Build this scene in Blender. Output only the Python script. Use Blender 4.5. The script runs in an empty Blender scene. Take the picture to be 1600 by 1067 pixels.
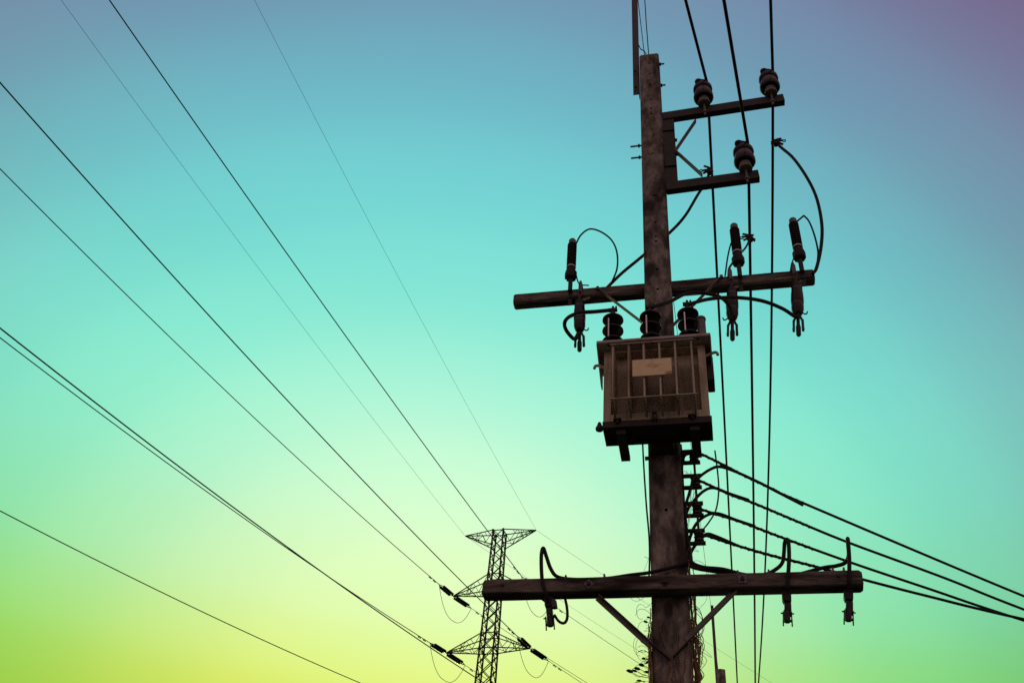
import bpy, math, random
from mathutils import Vector, Matrix
random.seed(7)
scene = bpy.context.scene
col = scene.collection

# ------------------------------------------------------------------ camera
F = 1500.0                                   # focal length in photograph pixels (1600 x 1067)
CAM = Vector((0, 0, 1.6))
RT = Vector((0.9789925, 0.1897772, 0.0745534))
DN = Vector((-0.0731185, 0.6680875, -0.7404815))
FW = Vector((-0.1903347, 0.7194746, 0.6679289))
cam = bpy.data.cameras.new('camera')
cam.sensor_width = 36; cam.lens = 36 * F / 1600; cam.clip_start = 0.05; cam.clip_end = 6000
co = bpy.data.objects.new('camera', cam); col.objects.link(co)
m = Matrix(((RT.x, -DN.x, -FW.x, CAM.x), (RT.y, -DN.y, -FW.y, CAM.y), (RT.z, -DN.z, -FW.z, CAM.z), (0, 0, 0, 1)))
co.matrix_world = m
scene.camera = co

# ------------------------------------------------------------------ sky
SUN_AZ, SUN_EL = math.radians(-18), math.radians(18)
SUND = Vector((math.sin(SUN_AZ) * math.cos(SUN_EL), math.cos(SUN_AZ) * math.cos(SUN_EL), math.sin(SUN_EL)))
world = bpy.data.worlds.new('World'); scene.world = world; world.use_nodes = True
wn, wl = world.node_tree.nodes, world.node_tree.links
wn.clear()
w_out = wn.new('ShaderNodeOutputWorld'); w_bg = wn.new('ShaderNodeBackground')
tc = wn.new('ShaderNodeTexCoord')
nrm = wn.new('ShaderNodeVectorMath'); nrm.operation = 'NORMALIZE'
wl.new(tc.outputs['Generated'], nrm.inputs[0])
sep = wn.new('ShaderNodeSeparateXYZ'); wl.new(nrm.outputs[0], sep.inputs[0])
def wmath(op, a, b=None):
    n = wn.new('ShaderNodeMath'); n.operation = op
    for i, v in enumerate((a, b)):
        if v is None: continue
        if isinstance(v, (int, float)): n.inputs[i].default_value = v
        else: wl.new(v, n.inputs[i])
    return n.outputs[0]
def wramp(fac, stops, hi):
    # stops: (degrees, rgb); hi: degrees at the end of the ramp; returns the colour and its per-channel scale
    n = wn.new('ShaderNodeValToRGB'); wl.new(fac, n.inputs[0])
    cr = n.color_ramp; cr.interpolation = 'CARDINAL'
    mx = [max(s[1][k] for s in stops) for k in range(3)]
    while len(cr.elements) < len(stops): cr.elements.new(0.5)
    for e, (d, c) in zip(cr.elements, stops):
        e.position = d / hi; e.color = (c[0] / mx[0], c[1] / mx[1], c[2] / mx[2], 1)
    return n.outputs[0], mx
elev = wmath('MULTIPLY', wmath('ARCSINE', sep.outputs[2]), 2 / math.pi)          # 0 at the horizon, 1 overhead
dot = wn.new('ShaderNodeVectorMath'); dot.operation = 'DOT_PRODUCT'
wl.new(nrm.outputs[0], dot.inputs[0]); dot.inputs[1].default_value = SUND
ang = wmath('MULTIPLY', wmath('ARCCOSINE', dot.outputs['Value']), 1 / math.pi)   # 0 at the glow, 1 opposite
E_ = [(0, (0.6, 0.56, 0.015)), (16, (0.70, 0.675, 0.022)), (21, (0.80, 0.862, 0.076)), (25, (0.838, 0.968, 0.1801)), (30, (0.8624, 1.0388, 0.2686)),
      (36, (0.8599, 1.0882, 0.3221)), (43, (0.7413, 1.0343, 0.3413)), (50, (0.718, 0.9973, 0.3562)), (56, (0.705, 0.9529, 0.3561)), (62, (0.7169, 0.9686, 0.3657)), (90, (0.7169, 0.9686, 0.3657))]
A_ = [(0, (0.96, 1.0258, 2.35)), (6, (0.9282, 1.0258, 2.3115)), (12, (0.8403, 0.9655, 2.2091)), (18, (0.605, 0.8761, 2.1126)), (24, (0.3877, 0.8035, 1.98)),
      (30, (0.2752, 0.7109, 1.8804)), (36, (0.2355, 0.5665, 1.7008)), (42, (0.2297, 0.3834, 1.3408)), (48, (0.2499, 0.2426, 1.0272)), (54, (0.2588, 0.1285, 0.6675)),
      (60, (0.2478, 0.0879, 0.4339)), (72, (0.28, 0.12, 0.44)), (95, (0.45, 0.225, 0.58)), (130, (0.56, 0.275, 0.68)), (180, (0.56, 0.275, 0.68))]  # sky behind the camera, out of view, is raised to add fill on fronts
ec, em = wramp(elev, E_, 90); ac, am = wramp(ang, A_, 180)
# the yellow band along the horizon belongs to the glow: it fades out round the sky, away from the sun
mrr = wn.new('ShaderNodeMapRange'); mrr.interpolation_type = 'SMOOTHSTEP'; wl.new(ang, mrr.inputs[0]); mrr.inputs[1].default_value = 55 / 180; mrr.inputs[2].default_value = 95 / 180
emix = wn.new('ShaderNodeMix'); emix.data_type = 'RGBA'; wl.new(mrr.outputs[0], emix.inputs[0]); wl.new(ec, emix.inputs[6])
emix.inputs[7].default_value = (*[E_[-1][1][k] / em[k] for k in range(3)], 1)
ec = emix.outputs[2]
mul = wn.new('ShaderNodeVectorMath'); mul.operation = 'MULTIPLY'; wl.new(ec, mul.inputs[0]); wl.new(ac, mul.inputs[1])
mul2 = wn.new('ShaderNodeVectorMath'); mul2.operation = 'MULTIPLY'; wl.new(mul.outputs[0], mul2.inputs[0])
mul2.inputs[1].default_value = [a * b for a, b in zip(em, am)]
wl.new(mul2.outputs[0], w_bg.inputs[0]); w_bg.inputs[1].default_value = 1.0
wl.new(w_bg.outputs[0], w_out.inputs[0])

# ------------------------------------------------------------------ sun, exposure
sl = bpy.data.lights.new('sun', 'SUN'); sl.energy = 0.5; sl.angle = math.radians(3); sl.color = (1.0, 0.86, 0.62)
so = bpy.data.objects.new('sun', sl); col.objects.link(so)
so.rotation_euler = (-SUND).to_track_quat('-Z', 'Y').to_euler(); so.location = (-10, 30, 40)
vs = scene.view_settings
scene.display_settings.display_device = 'sRGB'
vs.view_transform = 'Standard'; vs.look = 'None'; vs.exposure = 0; vs.gamma = 1; vs.use_curve_mapping = False
scene.cycles.use_denoising = False
scene.cycles.max_bounces = 5

# ------------------------------------------------------------------ helpers
def ray(px, py): return RT * ((px - 800) / F) + DN * ((py - 533.5) / F) + FW
def at(px, py, Y):
    d = ray(px, py); return CAM + d * (Y / d.y)
def atz(px, py, Z):
    d = ray(px, py); return CAM + d * ((Z - CAM.z) / d.z)

MATS = {}
def mat(name, c1, c2=None, rough=0.7, metal=0.0, scale=8.0, bump=0.0, stretch=(1, 1, 1), spec=0.4, detail=6, lo=0.35, hi=0.7, c3=None, s3=2.0, t3=(0.55, 0.72)):
    M = bpy.data.materials.new(name); M.use_nodes = True; MATS[name] = M
    n, l = M.node_tree.nodes, M.node_tree.links
    b = n['Principled BSDF']; b.inputs['Roughness'].default_value = rough; b.inputs['Metallic'].default_value = metal
    b.inputs['Specular IOR Level'].default_value = spec
    c2 = c2 or c1
    t = n.new('ShaderNodeTexCoord'); mp = n.new('ShaderNodeMapping'); mp.inputs['Scale'].default_value = stretch
    oi = n.new('ShaderNodeObjectInfo')
    ad = n.new('ShaderNodeVectorMath'); ad.operation = 'ADD'
    sc = n.new('ShaderNodeMath'); sc.operation = 'MULTIPLY'; sc.inputs[1].default_value = 40
    l.new(oi.outputs['Random'], sc.inputs[0]); l.new(t.outputs['Object'], ad.inputs[0]); l.new(sc.outputs[0], ad.inputs[1])
    l.new(ad.outputs[0], mp.inputs[0])
    nz = n.new('ShaderNodeTexNoise'); nz.inputs['Scale'].default_value = scale; nz.inputs['Detail'].default_value = detail; nz.inputs['Roughness'].default_value = 0.65
    l.new(mp.outputs[0], nz.inputs['Vector'])
    r = n.new('ShaderNodeValToRGB'); r.color_ramp.elements[0].position = lo; r.color_ramp.elements[1].position = hi
    r.color_ramp.elements[0].color = (*c1, 1); r.color_ramp.elements[1].color = (*c2, 1)
    l.new(nz.outputs['Fac'], r.inputs[0])
    out = r.outputs[0]
    if c3:
        n3 = n.new('ShaderNodeTexNoise'); n3.inputs['Scale'].default_value = s3; n3.inputs['Detail'].default_value = 8; l.new(mp.outputs[0], n3.inputs['Vector'])
        r3 = n.new('ShaderNodeValToRGB'); r3.color_ramp.elements[0].position = t3[0]; r3.color_ramp.elements[1].position = t3[1]
        l.new(n3.outputs['Fac'], r3.inputs[0])
        mx = n.new('ShaderNodeMix'); mx.data_type = 'RGBA'; l.new(r3.outputs[0], mx.inputs[0]); l.new(out, mx.inputs[6]); mx.inputs[7].default_value = (*c3, 1)
        out = mx.outputs[2]
    l.new(out, b.inputs['Base Color'])
    rr = n.new('ShaderNodeMapRange'); rr.inputs[3].default_value = max(0, rough - 0.12); rr.inputs[4].default_value = min(1, rough + 0.12)
    l.new(nz.outputs['Fac'], rr.inputs[0]); l.new(rr.outputs[0], b.inputs['Roughness'])
    if bump:
        bp = n.new('ShaderNodeBump'); bp.inputs['Strength'].default_value = bump; bp.inputs['Distance'].default_value = 0.01
        l.new(nz.outputs['Fac'], bp.inputs['Height']); l.new(bp.outputs[0], b.inputs['Normal'])
    return M

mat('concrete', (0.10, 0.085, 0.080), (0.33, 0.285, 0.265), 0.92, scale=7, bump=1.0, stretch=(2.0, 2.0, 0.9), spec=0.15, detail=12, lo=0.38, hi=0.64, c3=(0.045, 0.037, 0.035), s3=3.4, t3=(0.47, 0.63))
mat('timber', (0.06, 0.05, 0.046), (0.24, 0.20, 0.18), 0.9, scale=8, bump=1.0, stretch=(0.5, 3, 3), spec=0.15, detail=12, lo=0.38, hi=0.66, c3=(0.025, 0.02, 0.019), s3=3.6, t3=(0.47, 0.63))
mat('galvanised', (0.12, 0.105, 0.118), (0.21, 0.185, 0.205), 0.6, metal=0.25, scale=14, spec=0.35, c3=(0.12, 0.072, 0.052), s3=5, t3=(0.55, 0.72))
mat('dark_steel', (0.025, 0.021, 0.023), (0.055, 0.046, 0.048), 0.6, metal=0.2, scale=14, spec=0.3, c3=(0.06, 0.034, 0.024), s3=6)
mat('mauve_steel', (0.065, 0.048, 0.064), (0.11, 0.084, 0.105), 0.6, metal=0.2, scale=9, spec=0.3)
mat('brown_glaze', (0.007, 0.004, 0.005), (0.014, 0.008, 0.009), 0.2, scale=6, spec=0.28)
mat('grey_sheen_glaze', (0.085, 0.062, 0.088), (0.14, 0.108, 0.142), 0.3, scale=10, spec=0.35, stretch=(3, 3, 0.5))  # grey of the sky reflected in dark glaze, put into the colour
mat('cement', (0.16, 0.14, 0.14), (0.25, 0.22, 0.215), 0.85, scale=16)
mat('black_rubber', (0.010, 0.008, 0.009), (0.022, 0.018, 0.019), 0.65, scale=20, spec=0.25)
mat('wire_metal', (0.018, 0.015, 0.016), (0.035, 0.03, 0.03), 0.6, metal=0.2, scale=20, spec=0.3)
mat('polymer_grey', (0.016, 0.013, 0.014), (0.032, 0.026, 0.027), 0.65, scale=12, spec=0.25)
mat('white_ring', (0.62, 0.58, 0.56), (0.75, 0.7, 0.68), 0.5, scale=12)
mat('tank_paint', (0.38, 0.315, 0.235), (0.56, 0.475, 0.37), 0.55, scale=4, bump=0.15, stretch=(4, 4, 0.6), spec=0.35, detail=9, c3=(0.19, 0.12, 0.07), s3=2.6, t3=(0.52, 0.74))
mat('lid_paint', (0.36, 0.30, 0.31), (0.50, 0.43, 0.43), 0.6, scale=5, spec=0.3, c3=(0.22, 0.13, 0.09), s3=4, t3=(0.55, 0.75))
mat('plate', (0.76, 0.60, 0.35), (0.88, 0.75, 0.50), 0.5, scale=5, stretch=(1.5, 1, 2.5), c3=(0.46, 0.23, 0.09), s3=5, t3=(0.50, 0.66))
mat('lattice_steel', (0.045, 0.034, 0.038), (0.085, 0.066, 0.070), 0.7, metal=0.2, scale=3, spec=0.3)
mat('leaf', (0.03, 0.045, 0.012), (0.06, 0.10, 0.025), 0.6, scale=6)
mat('stem', (0.16, 0.085, 0.05), (0.30, 0.19, 0.11), 0.85, scale=12)
mat('bright_metal', (0.62, 0.60, 0.60), (0.75, 0.72, 0.72), 0.35, metal=0.8, scale=12)
mat('soil', (0.035, 0.04, 0.02), (0.09, 0.085, 0.05), 0.95, scale=0.8, detail=10, c3=(0.11, 0.09, 0.06), s3=0.2)

class MB:
    def __init__(s): s.v = []; s.f = []; s.smooth = []
    def add(s, vs_, fs, smooth=False):
        o = len(s.v); s.v += [Vector(p) for p in vs_]
        for f in fs: s.f.append(tuple(i + o for i in f)); s.smooth.append(smooth)
        return s
    def box(s, c, size, ax=None):
        c = Vector(c); X, Y, Z = ax or (Vector((1, 0, 0)), Vector((0, 1, 0)), Vector((0, 0, 1)))
        a, b, d = size[0] / 2, size[1] / 2, size[2] / 2
        vs_ = [c + X * (a * i) + Y * (b * j) + Z * (d * k) for k in (-1, 1) for j in (-1, 1) for i in (-1, 1)]
        return s.add(vs_, [(0, 2, 3, 1), (4, 5, 7, 6), (0, 1, 5, 4), (2, 6, 7, 3), (0, 4, 6, 2), (1, 3, 7, 5)])
    def bar(s, p, q, w, h, up=(0, 0, 1)):
        p, q = Vector(p), Vector(q); d = (q - p); L = d.length; d.normalize()
        up = Vector(up); sd = d.cross(up)
        if sd.length < 1e-4: sd = d.cross(Vector((0, 1, 0)))
        sd.normalize(); u = sd.cross(d)
        return s.box((p + q) / 2, (L, w, h), (d, sd, u))
    def angle(s, p, q, w, t, up=(0, 0, 1), flip=1):
        # steel angle section: two thin legs at right angles
        p, q = Vector(p), Vector(q); d = (q - p).normalized(); up = Vector(up); sd = d.cross(up)
        if sd.length < 1e-4: sd = d.cross(Vector((0, 1, 0)))
        sd.normalize(); u = sd.cross(d)
        s.bar(p + u * (w / 2), q + u * (w / 2), t, w, u)
        s.bar(p + sd * flip * (w / 2 + t / 2), q + sd * flip * (w / 2 + t / 2), w, t, u)
        return s
    def channel(s, p, q, h, w, t, up=(0, 0, 1), side=1):
        # C section: web of height h, two flanges of width w on one side
        p, q = Vector(p), Vector(q); d = (q - p).normalized(); up = Vector(up); sd = d.cross(up).normalized(); u = sd.cross(d)
        s.bar(p, q, t, h, u)
        for k in (-1, 1):
            off = u * (k * (h / 2 - t / 2)) + sd * (side * (w / 2 + t / 2))
            s.bar(p + off, q + off, w, t, u)
        return s
    def tube(s, pts, r, n=8, cap=True):
        pts = [Vector(p) for p in pts]; N = len(pts)
        rs = r if isinstance(r, (list, tuple)) else [r] * N
        T = [(pts[min(i + 1, N - 1)] - pts[max(i - 1, 0)]).normalized() for i in range(N)]
        ref = Vector((0, 0, 1)) if abs(T[0].z) < 0.9 else Vector((1, 0, 0))
        u = T[0].cross(ref).normalized(); vs_ = []; fs = []
        for i in range(N):
            u = (u - T[i] * u.dot(T[i])).normalized(); w = T[i].cross(u)
            vs_ += [pts[i] + (u * math.cos(2 * math.pi * k / n) + w * math.sin(2 * math.pi * k / n)) * rs[i] for k in range(n)]
        for i in range(N - 1):
            for k in range(n):
                a = i * n + k; b = i * n + (k + 1) % n; fs.append((a, b, b + n, a + n))
        s.add(vs_, fs, True)
        if cap:
            s.add(vs_[:n], [tuple(range(n))[::-1]]); s.add(vs_[-n:], [tuple(range(n))])
        return s
    def lathe(s, prof, base, axis=(0, 0, 1), n=20):
        base = Vector(base); ax = Vector(axis).normalized()
        u = ax.cross(Vector((0, 1, 0)) if abs(ax.y) < 0.9 else Vector((1, 0, 0))).normalized(); w = ax.cross(u)
        vs_ = []; fs = []
        for r, h in prof:
            vs_ += [base + ax * h + (u * math.cos(2 * math.pi * k / n) + w * math.sin(2 * math.pi * k / n)) * max(r, 1e-4) for k in range(n)]
        for i in range(len(prof) - 1):
            for k in range(n):
                a = i * n + k; b = i * n + (k + 1) % n; fs.append((a, b, b + n, a + n))
        fs.append(tuple(range(n))[::-1]); fs.append(tuple(len(vs_) - n + k for k in range(n)))
        return s.add(vs_, fs, True)
    def bolt(s, p, axis, r=0.014, h=0.014):
        return s.lathe([(r, -0.004), (r, h)], p, axis, 6)
    def build(s, name, material, parent=None, bevel=0.0):
        org = parent_world(parent)
        me = bpy.data.meshes.new(name)
        me.from_pydata([tuple(v - org) for v in s.v], [], s.f)
        for p, sm in zip(me.polygons, s.smooth): p.use_smooth = sm
        me.materials.append(MATS[material])
        o = bpy.data.objects.new(name, me); col.objects.link(o)
        if parent: o.parent = parent
        if any(s.smooth):
            try: me.set_sharp_from_angle(angle=math.radians(38))
            except Exception: pass
        if bevel:
            b = o.modifiers.new('bevel', 'BEVEL'); b.width = bevel; b.segments = 2; b.limit_method = 'ANGLE'
        return o
def parent_world(p):
    v = Vector((0, 0, 0))
    while p: v = v + Vector(p.location); p = p.parent
    return v
def tag(o, label=None, cat=None, group=None, kind=None):
    if label: o['label'] = label
    if cat: o['category'] = cat
    if group: o['group'] = group
    if kind: o['kind'] = kind
    return o
def thing(name, loc, label, cat, group=None):
    o = bpy.data.objects.new(name, None); col.objects.link(o); o.location = loc; o.empty_display_size = 0.1
    return tag(o, label, cat, group)
def copy_tree(o, parent=None):
    c = o.copy(); col.objects.link(c); c.parent = parent
    for ch in list(o.children): copy_tree(ch, c)
    return c
def spline(pts, n=8):
    P = [Vector(p) for p in pts]; out = []
    for i in range(len(P) - 1):
        p0 = P[i - 1] if i else P[0] * 2 - P[1]; p1, p2 = P[i], P[i + 1]; p3 = P[i + 2] if i + 2 < len(P) else P[-1] * 2 - P[-2]
        for k in range(n):
            t = k / n
            out.append(0.5 * ((2 * p1) + (p2 - p0) * t + (2 * p0 - 5 * p1 + 4 * p2 - p3) * t * t + (3 * p1 - p0 - 3 * p2 + p3) * t ** 3))
    return out + [P[-1]]
def path(pp, n=8): return spline([at(*q) for q in pp], n)
def cable(name, pts, r, label, cat='cable', material='black_rubber', group=None, n=8):
    root = thing(name, pts[0], label, cat, group)
    MB().tube(pts, r, n).build('strand' if cat == 'wire' else 'sheath', material, root)
    return root
X, Y, Z = Vector((1, 0, 0)), Vector((0, 1, 0)), Vector((0, 0, 1))

# ------------------------------------------------------------------ ground
g = MB(); N = 24; R_ = 3000
g.add([(-R_, -R_, 0), (R_, -R_, 0), (R_, R_, 0), (-R_, R_, 0)], [(0, 1, 2, 3)])
tag(g.build('ground', 'soil'), kind='structure')

# ------------------------------------------------------------------ concrete poles
PX, PY, PTOP = -0.318, 6.12, 11.49
def pw(z): return 0.247 + (0.220 - 0.247) * (z - 4.1) / 7.3
def pole_shaft(cx, cy, holes, name, parent):
    b = MB(); zs = [-0.5] + [z for z in (1, 2, 3, 4, 5, 6, 7, 8, 9, 10, 11)] + [PTOP]
    def ring(z, inset=0.0):
        w = pw(z) / 2 - inset; c = 0.018
        return [Vector((cx + x, cy + y, z)) for x, y in ((-w + c, -w), (w - c, -w), (w, -w + c), (w, w - c), (w - c, w), (-w + c, w), (-w, w - c), (-w, -w + c))]
    levels = sorted(set([-0.5, PTOP] + [z + k for z in holes for k in (-0.03, 0.03)] + [z for z in (2.0, 4.0, 6.0, 8.0, 10.0) if all(abs(z - h) > 0.06 for h in holes)]))
    rings = [ring(z) for z in levels]
    for z0, z1, r0, r1 in zip(levels, levels[1:], rings, rings[1:]):
        hole = next((h for h in holes if abs((z0 + z1) / 2 - h) < 0.004), None)
        for k in range(8):
            a, bb, c, d = r0[k], r0[(k + 1) % 8], r1[(k + 1) % 8], r1[k]
            if k == 0 and hole is not None:
                fy = (a.y + d.y) / 2; hx = cx; rad = 0.0135
                o8 = [Vector((hx + rad * math.cos(math.pi * (2 * i + 1) / 8), fy, hole + rad * math.sin(math.pi * (2 * i + 1) / 8))) for i in range(8)]
                i8 = [p + Vector((0, 0.09, 0)) for p in o8]
                V = [a, bb, c, d] + o8 + i8
                fs = [(1, 2, 4, 11), (2, 4, 5), (2, 3, 6, 5), (3, 6, 7), (3, 0, 8, 7), (0, 8, 9), (0, 1, 10, 9), (1, 10, 11)]
                fs = [(1, 2, 4, 11), (2, 5, 4), (2, 3, 6, 5), (3, 7, 6), (3, 0, 8, 7), (0, 9, 8), (0, 1, 10, 9), (1, 11, 10)]
                fs += [(4 + i, 4 + (i + 1) % 8, 12 + (i + 1) % 8, 12 + i) for i in range(8)] + [tuple(range(12, 20))]
                b.add(V, fs)
            else: b.add([a, bb, c, d], [(0, 1, 2, 3)])
    b.add(rings[0], [tuple(range(8))[::-1]])
    top = rings[-1]; apex = Vector((cx - 0.01, cy - 0.02, PTOP + 0.055))
    b.add(top + [apex], [(k, (k + 1) % 8, 8) for k in range(8)])
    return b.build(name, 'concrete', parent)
def hz(py): return at(1022, py, PY - 0.11).z
hole_px = [(98), (115), (132), (155), (169), (178), (240), (306), (348), (370), (378), (422), (453)]
pole = thing('utility_pole', (PX, PY, 0), 'square weathered concrete utility pole carrying the transformer', 'pole')
hs = sorted(hz(p) for p in hole_px); hh = [hs[0]]
for h in hs[1:]:
    if h - hh[-1] > 0.07: hh.append(h)
hh += [at(1036, 796, PY - 0.125).z, 3.0]
pole_shaft(PX, PY, sorted(hh), 'shaft', pole)
for (px0, py0, px1, py1) in ((1030, 101, 1038, 100), (1032, 134, 1040, 133), (1000, 228, 985, 229), (1001, 246, 986, 247)):
    p, q = at(px0, py0, PY), at(px1, py1, PY); q.z = p.z
    d = (q - p).normalized(); b = MB(); b.tube([p - d * 0.04, q], 0.0095, 8); b.lathe([(0.02, 0.0), (0.02, 0.018)], p + d * 0.002, d, 6)
    b.build('through_bolt', 'dark_steel', pole)

# ------------------------------------------------------------------ earth wire bar on top of the pole
bp = at(997, 148, PY); barx, barz0, BART = PX - pw(10.8) / 2 - 0.045, bp.z, 13.2
bar_ = thing('earth_wire_bar', (barx, PY, barz0), 'purple grey steel angle bar rising above the top of the concrete pole', 'steel bar')
MB().angle((barx + 0.028, PY, barz0), (barx + 0.028, PY, BART), 0.066, 0.008, up=(-1, 0, 0), flip=-1).build('angle_section', 'mauve_steel', bar_)
for z in (barz0 + 0.1, barz0 + 0.42):
    MB().bolt((barx - 0.008, PY - 0.03, z), -Y, 0.015, 0.012).build('bolt', 'dark_steel', bar_)
cable('bonding_wire', spline([(barx + 0.03, PY - 0.03, BART - 0.1), at(1005, -20, PY - 0.03), at(1010, 40, PY - 0.03), (PX - 0.005, PY - 0.05, PTOP + 0.05)]), 0.006, 'thin wire dropping from the top edge to the pole tip', 'wire', 'wire_metal')
cable('tie_wire', spline([at(998, 71, PY - 0.05), at(1001, 77, PY - 0.06), at(1007, 81, PY - 0.07), (PX - 0.02, PY - 0.04, PTOP + 0.045)]), 0.006, 'short bent tie wire between steel bar and pole tip', 'wire', 'wire_metal')

# ------------------------------------------------------------------ steel bracket with two arms for the line insulators
BY = 6.03
zt = at(1130, 168, BY).z; zl = at(1110, 283, BY).z
xr = PX + pw(10) / 2
br = thing('insulator_bracket', (xr, BY, zl), 'dark steel bracket with two horizontal arms on the pole right side', 'bracket')
px0 = xr + 0.062
MB().channel((px0, BY, zl - 0.06), (px0, BY, zt + 0.01), 0.118, 0.055, 0.009, up=X, side=1).build('post', 'dark_steel', br)
xe1, xe2 = at(1226, 160, BY).x, at(1186, 275, BY).x
arm1 = MB().channel((px0 - 0.055, BY - 0.012, zt - 0.045), (xe1, BY - 0.012, zt + 0.035), 0.115, 0.06, 0.009, side=-1); arm1.build('arm', 'dark_steel', br)
arm2 = MB().channel((px0 - 0.055, BY - 0.012, zl - 0.025), (xe2, BY - 0.012, zl + 0.02), 0.115, 0.06, 0.009, side=-1); arm2.build('arm', 'dark_steel', br)
pm = at(1055, 236, BY - 0.02)
for q in (at(1087, 189, BY - 0.02), at(1097, 274, BY - 0.02)):
    MB().bar(pm, q, 0.012, 0.045, up=(0, -1, 0)).build('brace', 'galvanised', br)
for z in (zl + 0.3, zt - 0.3):
    MB().bar((px0 - 0.057, BY - 0.012, z), (px0 + 0.057, BY - 0.012, z), 0.014, 0.03).build('cleat', 'dark_steel', br)
for z in ((zl + zt) / 2 + 0.12, (zl + zt) / 2 - 0.12):
    MB().bolt((px0 + 0.059, BY, z), X, 0.018, 0.02).build('bolt', 'dark_steel', br)

# ------------------------------------------------------------------ pin insulators
def pin_insulator(loc, label):
    t = thing('pin_insulator', loc, label, 'insulator', 'pin insulators on the bracket arms')
    b = Vector(loc)
    MB().lathe([(0.05, 0.0), (0.064, 0.004), (0.064, 0.03), (0.056, 0.036), (0.056, 0.10), (0.05, 0.105)], b, n=20).build('cement_neck', 'cement', t)
    MB().lathe([(0.052, 0.088), (0.094, 0.092), (0.104, 0.108), (0.104, 0.148), (0.096, 0.162), (0.084, 0.168)], b, n=28).build('lower_skirt', 'brown_glaze', t)
    MB().lathe([(0.086, 0.158), (0.089, 0.163), (0.086, 0.245), (0.083, 0.25)], b, n=28).build('collar', 'grey_sheen_glaze', t)
    MB().lathe([(0.078, 0.238), (0.096, 0.246), (0.102, 0.262), (0.099, 0.295), (0.086, 0.318), (0.060, 0.328), (0.054, 0.345), (0.064, 0.362), (0.064, 0.378), (0.04, 0.396), (0.001, 0.40)], b, n=28).build('head', 'brown_glaze', t)
    MB().tube([b + Z * 0.01, b - Z * 0.19], 0.012, 8).lathe([(0.024, -0.145), (0.024, -0.120)], b, n=6).build('pin', 'galvanised', t)
    tw = [b + Vector((0.062 * math.cos(a), 0.062 * math.sin(a), 0.353 + 0.003 * math.sin(a * 3))) for a in [i * math.pi / 9 for i in range(19)]]
    MB().tube(tw, 0.008, 6).build('tie_wire', 'wire_metal', t)
    MB().tube(spline([b + Vector((-0.055, -0.03, 0.345)), b + Vector((-0.062, -0.05, 0.372)), b + Vector((-0.03, -0.05, 0.392)), b + Vector((0.03, -0.02, 0.385))], 4), 0.016, 6).build('tie_tail', 'wire_metal', t)
    return t
i1x, i3x, i2x = at(1101, 172, BY).x, at(1206, 158, BY).x, at(1166, 274, BY).x
def armz(x, z0, z1, x1): return z0 + (z1 - z0) * (x - (px0 - .055)) / (x1 - (px0 - .055)) + 0.0575
IY = BY - 0.035
I1 = Vector((i1x, IY, armz(i1x, zt - .045, zt + .035, xe1) + .001)); I3 = Vector((i3x, IY, armz(i3x, zt - .045, zt + .035, xe1) + .001)); I2 = Vector((i2x, IY, armz(i2x, zl - .025, zl + .02, xe2) + .001))
pins = [pin_insulator(I1, 'dark pin insulator on the upper bracket arm, nearer the pole'),
        pin_insulator(I2, 'dark pin insulator at the end of the lower bracket arm'),
        pin_insulator(I3, 'dark pin insulator at the outer end of the upper bracket arm')]

# ------------------------------------------------------------------ next pole down the line
NY = (PTOP - 1.6) / 0.4345; NX = -0.0027 * NY
dN = Vector((NX - PX, NY - PY, 0))
pole2 = thing('utility_pole', (NX, NY, 0), 'distant concrete pole top with thin rod at the bottom edge', 'pole')
pole_shaft(NX, NY, [9.0], 'shaft', pole2)
bar2 = copy_tree(bar_); bar2.location = (at(1119.5, 1045, NY).x, NY, barz0)
bar2['label'] = 'distant thin steel bar rising beside the far pole top at bottom edge'
br2 = copy_tree(br); br2.location = Vector(br.location) + dN; br2['label'] = 'far steel bracket on the distant pole below the frame'
for p_, lb in zip(pins, ('far pin insulator on upper arm of the distant pole, nearer its shaft', 'far pin insulator on lower arm of the distant pole', 'far pin insulator at outer end of upper arm of the distant pole')):
    q_ = copy_tree(p_); q_.location = Vector(p_.location) + dN; q_['label'] = lb

# ------------------------------------------------------------------ medium voltage conductors
conds = []
for I, near, far, lb in ((I1, (1071, 0), (1152, 1067), 'thick dark conductor crossing the inner insulator of the upper arm'),
                         (I2, (1131, 0), (1180, 1067), 'thick dark conductor crossing the insulator of the lower arm'),
                         (I3, (1204, 0), (1185, 1067), 'thick dark conductor crossing the outer insulator of the upper arm')):
    top = I + Vector((0.055, -0.0, 0.365))
    fa = atz(*far, top.z - 0.45); ne = atz(*near, top.z - 0.03)
    d = fa - top; span = []
    s1 = NY / fa.y * 1.0
    for k in range(25):
        t = k / 24 * 1.22
        p = top + d * t; p.z = top.z - 0.45 * t + 0.9 * t * (t - 1) * 0.5
        if I is I3: p.x += 0.26 * t * max(0.0, 1 - t)      # the outer wire swings slightly outward
        span.append(p)
    dn = ne - top; back = []
    for k in range(10, 0, -1):
        t = k / 10 * 14
        p = top + dn * t; p.z = top.z - 0.03 * t + 0.0006 * t * t; back.append(p)
    pts = back + span
    c = thing('conductor', top, lb, 'wire', 'three conductors on the pin insulators')
    MB().tube(pts, 0.0155, 8).build('strand', 'black_rubber', c)
    conds.append(pts)
# earth wire from bar to bar
e0 = Vector((barx + 0.03, PY, BART)); e1 = Vector((barx + 0.03 + dN.x, PY + dN.y, BART)); ew = []
for k in range(31):
    t = -1.0 + k / 30 * 3.0
    p = e0 + (e1 - e0) * t; fr = t - math.floor(t); p.z = BART - 0.5 * 4 * fr * (1 - fr) * 0.5; ew.append(p)
cable('earth_wire', ew, 0.005, 'hair-thin earth wire running behind the pole to the distant rod', 'wire', 'wire_metal', n=6)

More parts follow.
